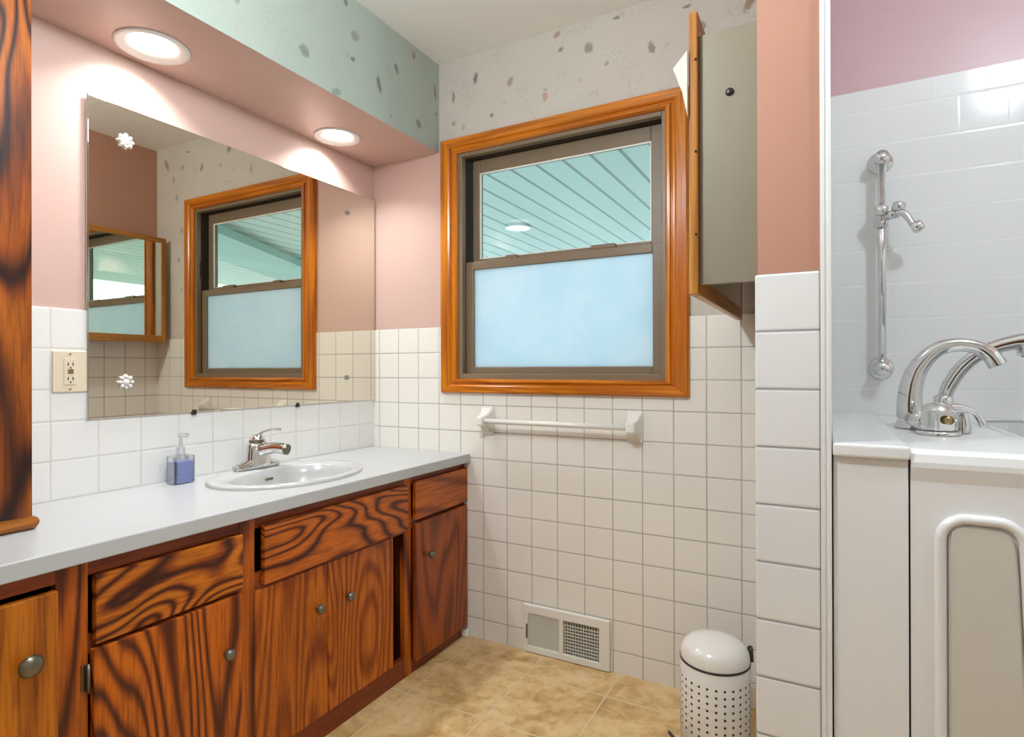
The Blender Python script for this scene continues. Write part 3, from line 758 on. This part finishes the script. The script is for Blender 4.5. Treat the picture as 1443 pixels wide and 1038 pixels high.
# ------------------------------------------------------------------ pedal bin
CX, CY, CR = 1.566, -.262, .100
pb = thing('pedal_bin', 'small white pedal bin with dotted body beside the wing wall', 'waste bin', (CX, CY, 0))
b = MB(); b.lathe([(0, .012), (CR-.002, .012), (CR, .016), (CR, .254), (CR-.002, .257), (0, .257)], (CX, CY, 0), segs=64); b.build('body', M['enamel'], pb)
b = MB(); b.lathe([(0, .0), (CR*.98, 0), (CR*1.0, .004), (CR*.98, .013), (0, .013)], (CX, CY, 0), segs=48); b.build('foot_ring', M['black'], pb)
b = MB(); b.lathe([(CR*.985, .255), (CR*1.012, .257), (CR*1.012, .262), (CR*.97, .263)], (CX, CY, 0), segs=64); b.build('rim_seal', M['black'], pb)
b = MB(); b.lathe([(CR*.99, .2625), (CR*.99, .272), (CR*.965, .288), (CR*.88, .304), (CR*.68, .316), (CR*.36, .322), (0, .324)], (CX, CY, 0), segs=64); b.build('lid', M['enamel'], pb)
b = MB(); ncol = 26
for k in range(ncol):
    a = 2*PI*(k+.3)/ncol
    for j in range(8):
        z = .212-j*.0205
        c0 = Vector((CX+CR*math.cos(a), CY+CR*math.sin(a), z)); dr = Vector((math.cos(a), math.sin(a), 0))
        b.lathe([(.0037, -.001), (.0037, .0005), (0, .0006)], c0, axis=tuple(dr), segs=8)
ho = b.build('holes', M['black'], pb); ho['label'] = 'rows of small round dark holes'
ax, ay = math.cos(R(35)), math.sin(R(35))
b = MB(); b.tube([(CX+CR*.98*ax-.03*ay, CY+CR*.98*ay+.03*ax, .24), (CX+(CR+.008)*ax-.015*ay, CY+(CR+.008)*ay+.015*ax, .256), (CX+(CR+.014)*ax, CY+(CR+.014)*ay, .285), (CX+(CR+.006)*ax+.02*ay, CY+(CR+.006)*ay-.02*ax, .25)], .006, segs=10)
b.box(CX+CR*ax-.004, CX+CR*ax+.012, CY+CR*ay-.014, CY+CR*ay+.014, .20, .280, .003); b.build('hinge', M['black'], pb)
a = R(218); px, py = math.cos(a), math.sin(a)
b = MB(); b.tube([(CX+CR*.9*px, CY+CR*.9*py, .012), (CX+(CR+.02)*px, CY+(CR+.02)*py, .022), (CX+(CR+.045)*px, CY+(CR+.045)*py, .050)], [.014, .018, .012], segs=14, flat=.35)
b.build('pedal', M['black'], pb)

# ------------------------------------------------------------------ walk-in tub
tub = thing('walk_in_tub', 'white walk-in bathtub with a moulded door filling the shower alcove', 'bathtub', (2.5, -.43, 0))
TX0, TX1, TY0, TZ = 1.9935, 3.22, -.856, .986
b = MB(); b.prism([(TY0+.006, 0), (TY0+.006, .93), (TY0, .955), (TY0, TZ-.022), (TY0+.004, TZ-.008), (TY0+.014, TZ-.001), (TY0+.022, TZ), (-.0075, TZ), (-.0075, 0)], 'x', TX0, TX1)
sh = b.build('shell', M['gloss'], tub)
c = MB()
cut_world(sh, MB().prism(rrect(2.215, 3.02, -.74, -.055, .10, 10), 'z', .10, 1.2))
# softened basin floor seat
MB().prism(rrect(2.22, 3.0, -.35, -.06, .08), 'z', .101, .45, bev=.02).build('seat', M['gloss'], tub)
b = MB(); b.prism(rrect(2.215-.012, 3.032, -.752, -.043, .11, 10), 'z', TZ-.0005, TZ+.0012, bev=.0004)
rim = b.build('rim', M['gloss'], tub); cut_world(rim, MB().prism(rrect(2.218, 3.017, -.737, -.058, .10, 10), 'z', .9, 1.2))
# door: raised surround and inner panel
b = MB()
dp = [(2.036, TY0+.004, .03), (2.036, TY0+.004, .40), (2.036, TY0+.004, .8315)]
dp += [(2.074-.038*math.cos(R(a)), TY0+.003, .8335+.038*math.sin(R(a))) for a in range(6, 91, 7)]
dp += [(2.113+.036*math.sin(R(a)), TY0+.003, .8355+.036*math.cos(R(a))) for a in range(0, 86, 7)]
dp += [(2.151, TY0+.004, .79), (2.158, TY0+.004, .60), (2.195, TY0+.004, .03)]
b.tube(dp, .0088, segs=16, steps=1); dr = b.build('door_surround', M['gloss'], tub)
inner = [(2.047, .03), (2.047, .84), (2.049, .851), (2.056, .859), (2.066, .8615), (2.115, .8605), (2.127, .855), (2.134, .845), (2.138, .83), (2.148, .60), (2.182, .03)]
b = MB(); b.prism(inner, 'y', TY0-.002, TY0+.02, bev=.003); b.build('door_panel', plain('acrylic_dim_reflection', (.64, .60, .53), .3), tub)  # same white acrylic, the dark reflection it shows put into its colour
ex = thing('tub_filler_panel', 'narrow white filler panel with a capped ledge left of the tub', 'tub panel', (1.934, -.43, 0))
b = MB(); b.box(XP1+.002, TX0-.003, TY0+.004, TY0+.02, 0, .966, .002); b.box(XP1+.002, TX0-.003, TY0+.02, -.0075, .90, .965); b.build('panel', M['gloss'], ex)
b = MB(); b.box(XP1+.001, TX0-.001, TY0-.006, -.0075, .966, TZ+.005, .005, seg=3); b.build('ledge', M['gloss'], ex)

# tub faucet
ft = thing('tub_faucet', 'chrome arched tub filler with a stubby lever on the tub deck', 'faucet', (2.05, -.46, TZ))
z0 = TZ+.0015
SPT = [(2.041, -.42, z0), (2.037, -.42, 1.040), (2.043, -.42, 1.095), (2.060, -.42, 1.137), (2.092, -.42, 1.172), (2.131, -.42, 1.183), (2.168, -.42, 1.175), (2.190, -.42, 1.157), (2.203, -.42, 1.134)]
MB().tube(SPT, [.028, .026, .0235, .020, .017, .0155, .0155, .017, .0185], segs=28, steps=8, flat=.9).build('spout', M['chrome'], ft)
MB().lathe([(.034, 0), (.034, .006), (.030, .012), (.028, .02)], (2.041, -.42, z0), segs=32).build('escutcheon', M['chrome'], ft)
b = MB(); hexa = [(2.074+.034*math.cos(R(20+60*k)), -.555+.034*math.sin(R(20+60*k))) for k in range(6)]
b.prism(hexa, 'z', z0+.006, z0+.052, bev=.004); b.lathe([(.040, 0), (.040, .006), (.036, .007)], (2.074, -.555, z0), segs=32, m=None)
b.lathe([(.030, .052), (.024, .062), (.010, .068), (0, .068)], (2.074, -.555, z0), segs=24)
b.cyl((2.055, -.50, z0+.022), (2.045, -.44, z0+.022), .020)
bo = b.build('valve_body', M['chrome'], ft)
MB().lathe([(.009, 0), (.009, .003), (0, .004)], (2.088, -.588, z0+.032), axis=(.35, -1, 0), segs=20).build('index_button', M['brass'], ft)
MB().tube([(2.085, -.555, z0+.058), (2.115, -.545, z0+.058), (2.140, -.54, z0+.046), (2.155, -.54, z0+.018)], [.009, .0065, .006, .0075], segs=14).build('lever', M['chrome'], ft)
MB().lathe([(.016, 0), (.015, .02), (.011, .04), (.010, .044)], (2.125, -.50, z0), segs=20).build('diverter', M['chrome'], ft)
# hand shower resting in its holder
hs = thing('hand_shower', 'chrome hand shower leaning in its holder behind the tub spout', 'hand shower', (2.108, -.36, TZ))
b = MB(); b.lathe([(.024, 0), (.024, .005), (.018, .009), (.016, .04), (.020, .048), (.020, .072), (.015, .076)], (2.112, -.36, z0), segs=28); b.build('holder', M['chrome'], hs)
MB().tube([(2.114, -.36, z0+.068), (2.122, -.362, 1.084), (2.144, -.365, 1.125), (2.172, -.37, 1.156), (2.205, -.375, 1.176), (2.245, -.38, 1.188), (2.275, -.382, 1.190)], [.014, .0155, .016, .016, .016, .018, .022], segs=24).build('handle', M['chrome'], hs)
b = MB(); b.lathe([(.018, 0), (.030, .010), (.036, .022), (.036, .030), (.030, .033)], (2.270, -.382, 1.196), axis=(.35, 0, -1), segs=32); b.build('spray_head', M['chrome'], hs)
MB().lathe([(.031, 0), (.030, .002), (0, .002)], (2.270+.033*.33, -.382, 1.196-.033*.944), axis=(.35, 0, -1), segs=32).build('spray_face', M['black'], hs)

# slide bar on the shower wall
sb = thing('shower_slide_bar', 'chrome vertical slide bar with a hand shower bracket on the shower tile', 'slide bar', (2.009, -.0062, 1.442))
for z in (1.128, 1.750):
    b = MB(); b.lathe([(.034, .0), (.034, .004), (.029, .009), (.019, .012), (.018, .050), (.021, .056), (.019, .066), (0, .068)], (2.009, -.0064, z), axis='y', segs=36, flip=-1); b.build('flange', M['chrome'], sb)
MB().tube([(2.009, -.055, 1.120), (2.009, -.055, 1.762)], .0112, segs=20, steps=1).build('rod', M['chrome'], sb)
b = MB(); b.cyl((2.009, -.055, 1.545), (2.009, -.055, 1.605), .0185); b.cyl((2.009, -.055, 1.575), (2.045, -.085, 1.575), .013); b.lathe([(.012, 0), (.017, .006), (.017, .02), (.011, .024), (0, .024)], (2.009, -.068, 1.590), axis=(-.3, -1, .2), segs=20)
sl = b.build('slider', M['chrome'], sb)
b = MB(); b.tube([(2.045, -.085, 1.578), (2.060, -.095, 1.572), (2.072, -.10, 1.552), (2.082, -.105, 1.530)], [.012, .010, .009, .009], segs=14)
b.lathe([(.010, -.012), (.017, -.008), (.017, .010), (.012, .014), (0, .014)], (2.048, -.09, 1.592), axis=(.2, 0, 1), segs=18)
b.lathe([(.014, -.012), (.018, 0), (.015, .014), (.010, .018), (0, .018)], (2.088, -.108, 1.526), axis=(1, -.2, .5), segs=18)
b.build('shower_cradle', M['chrome'], sb)
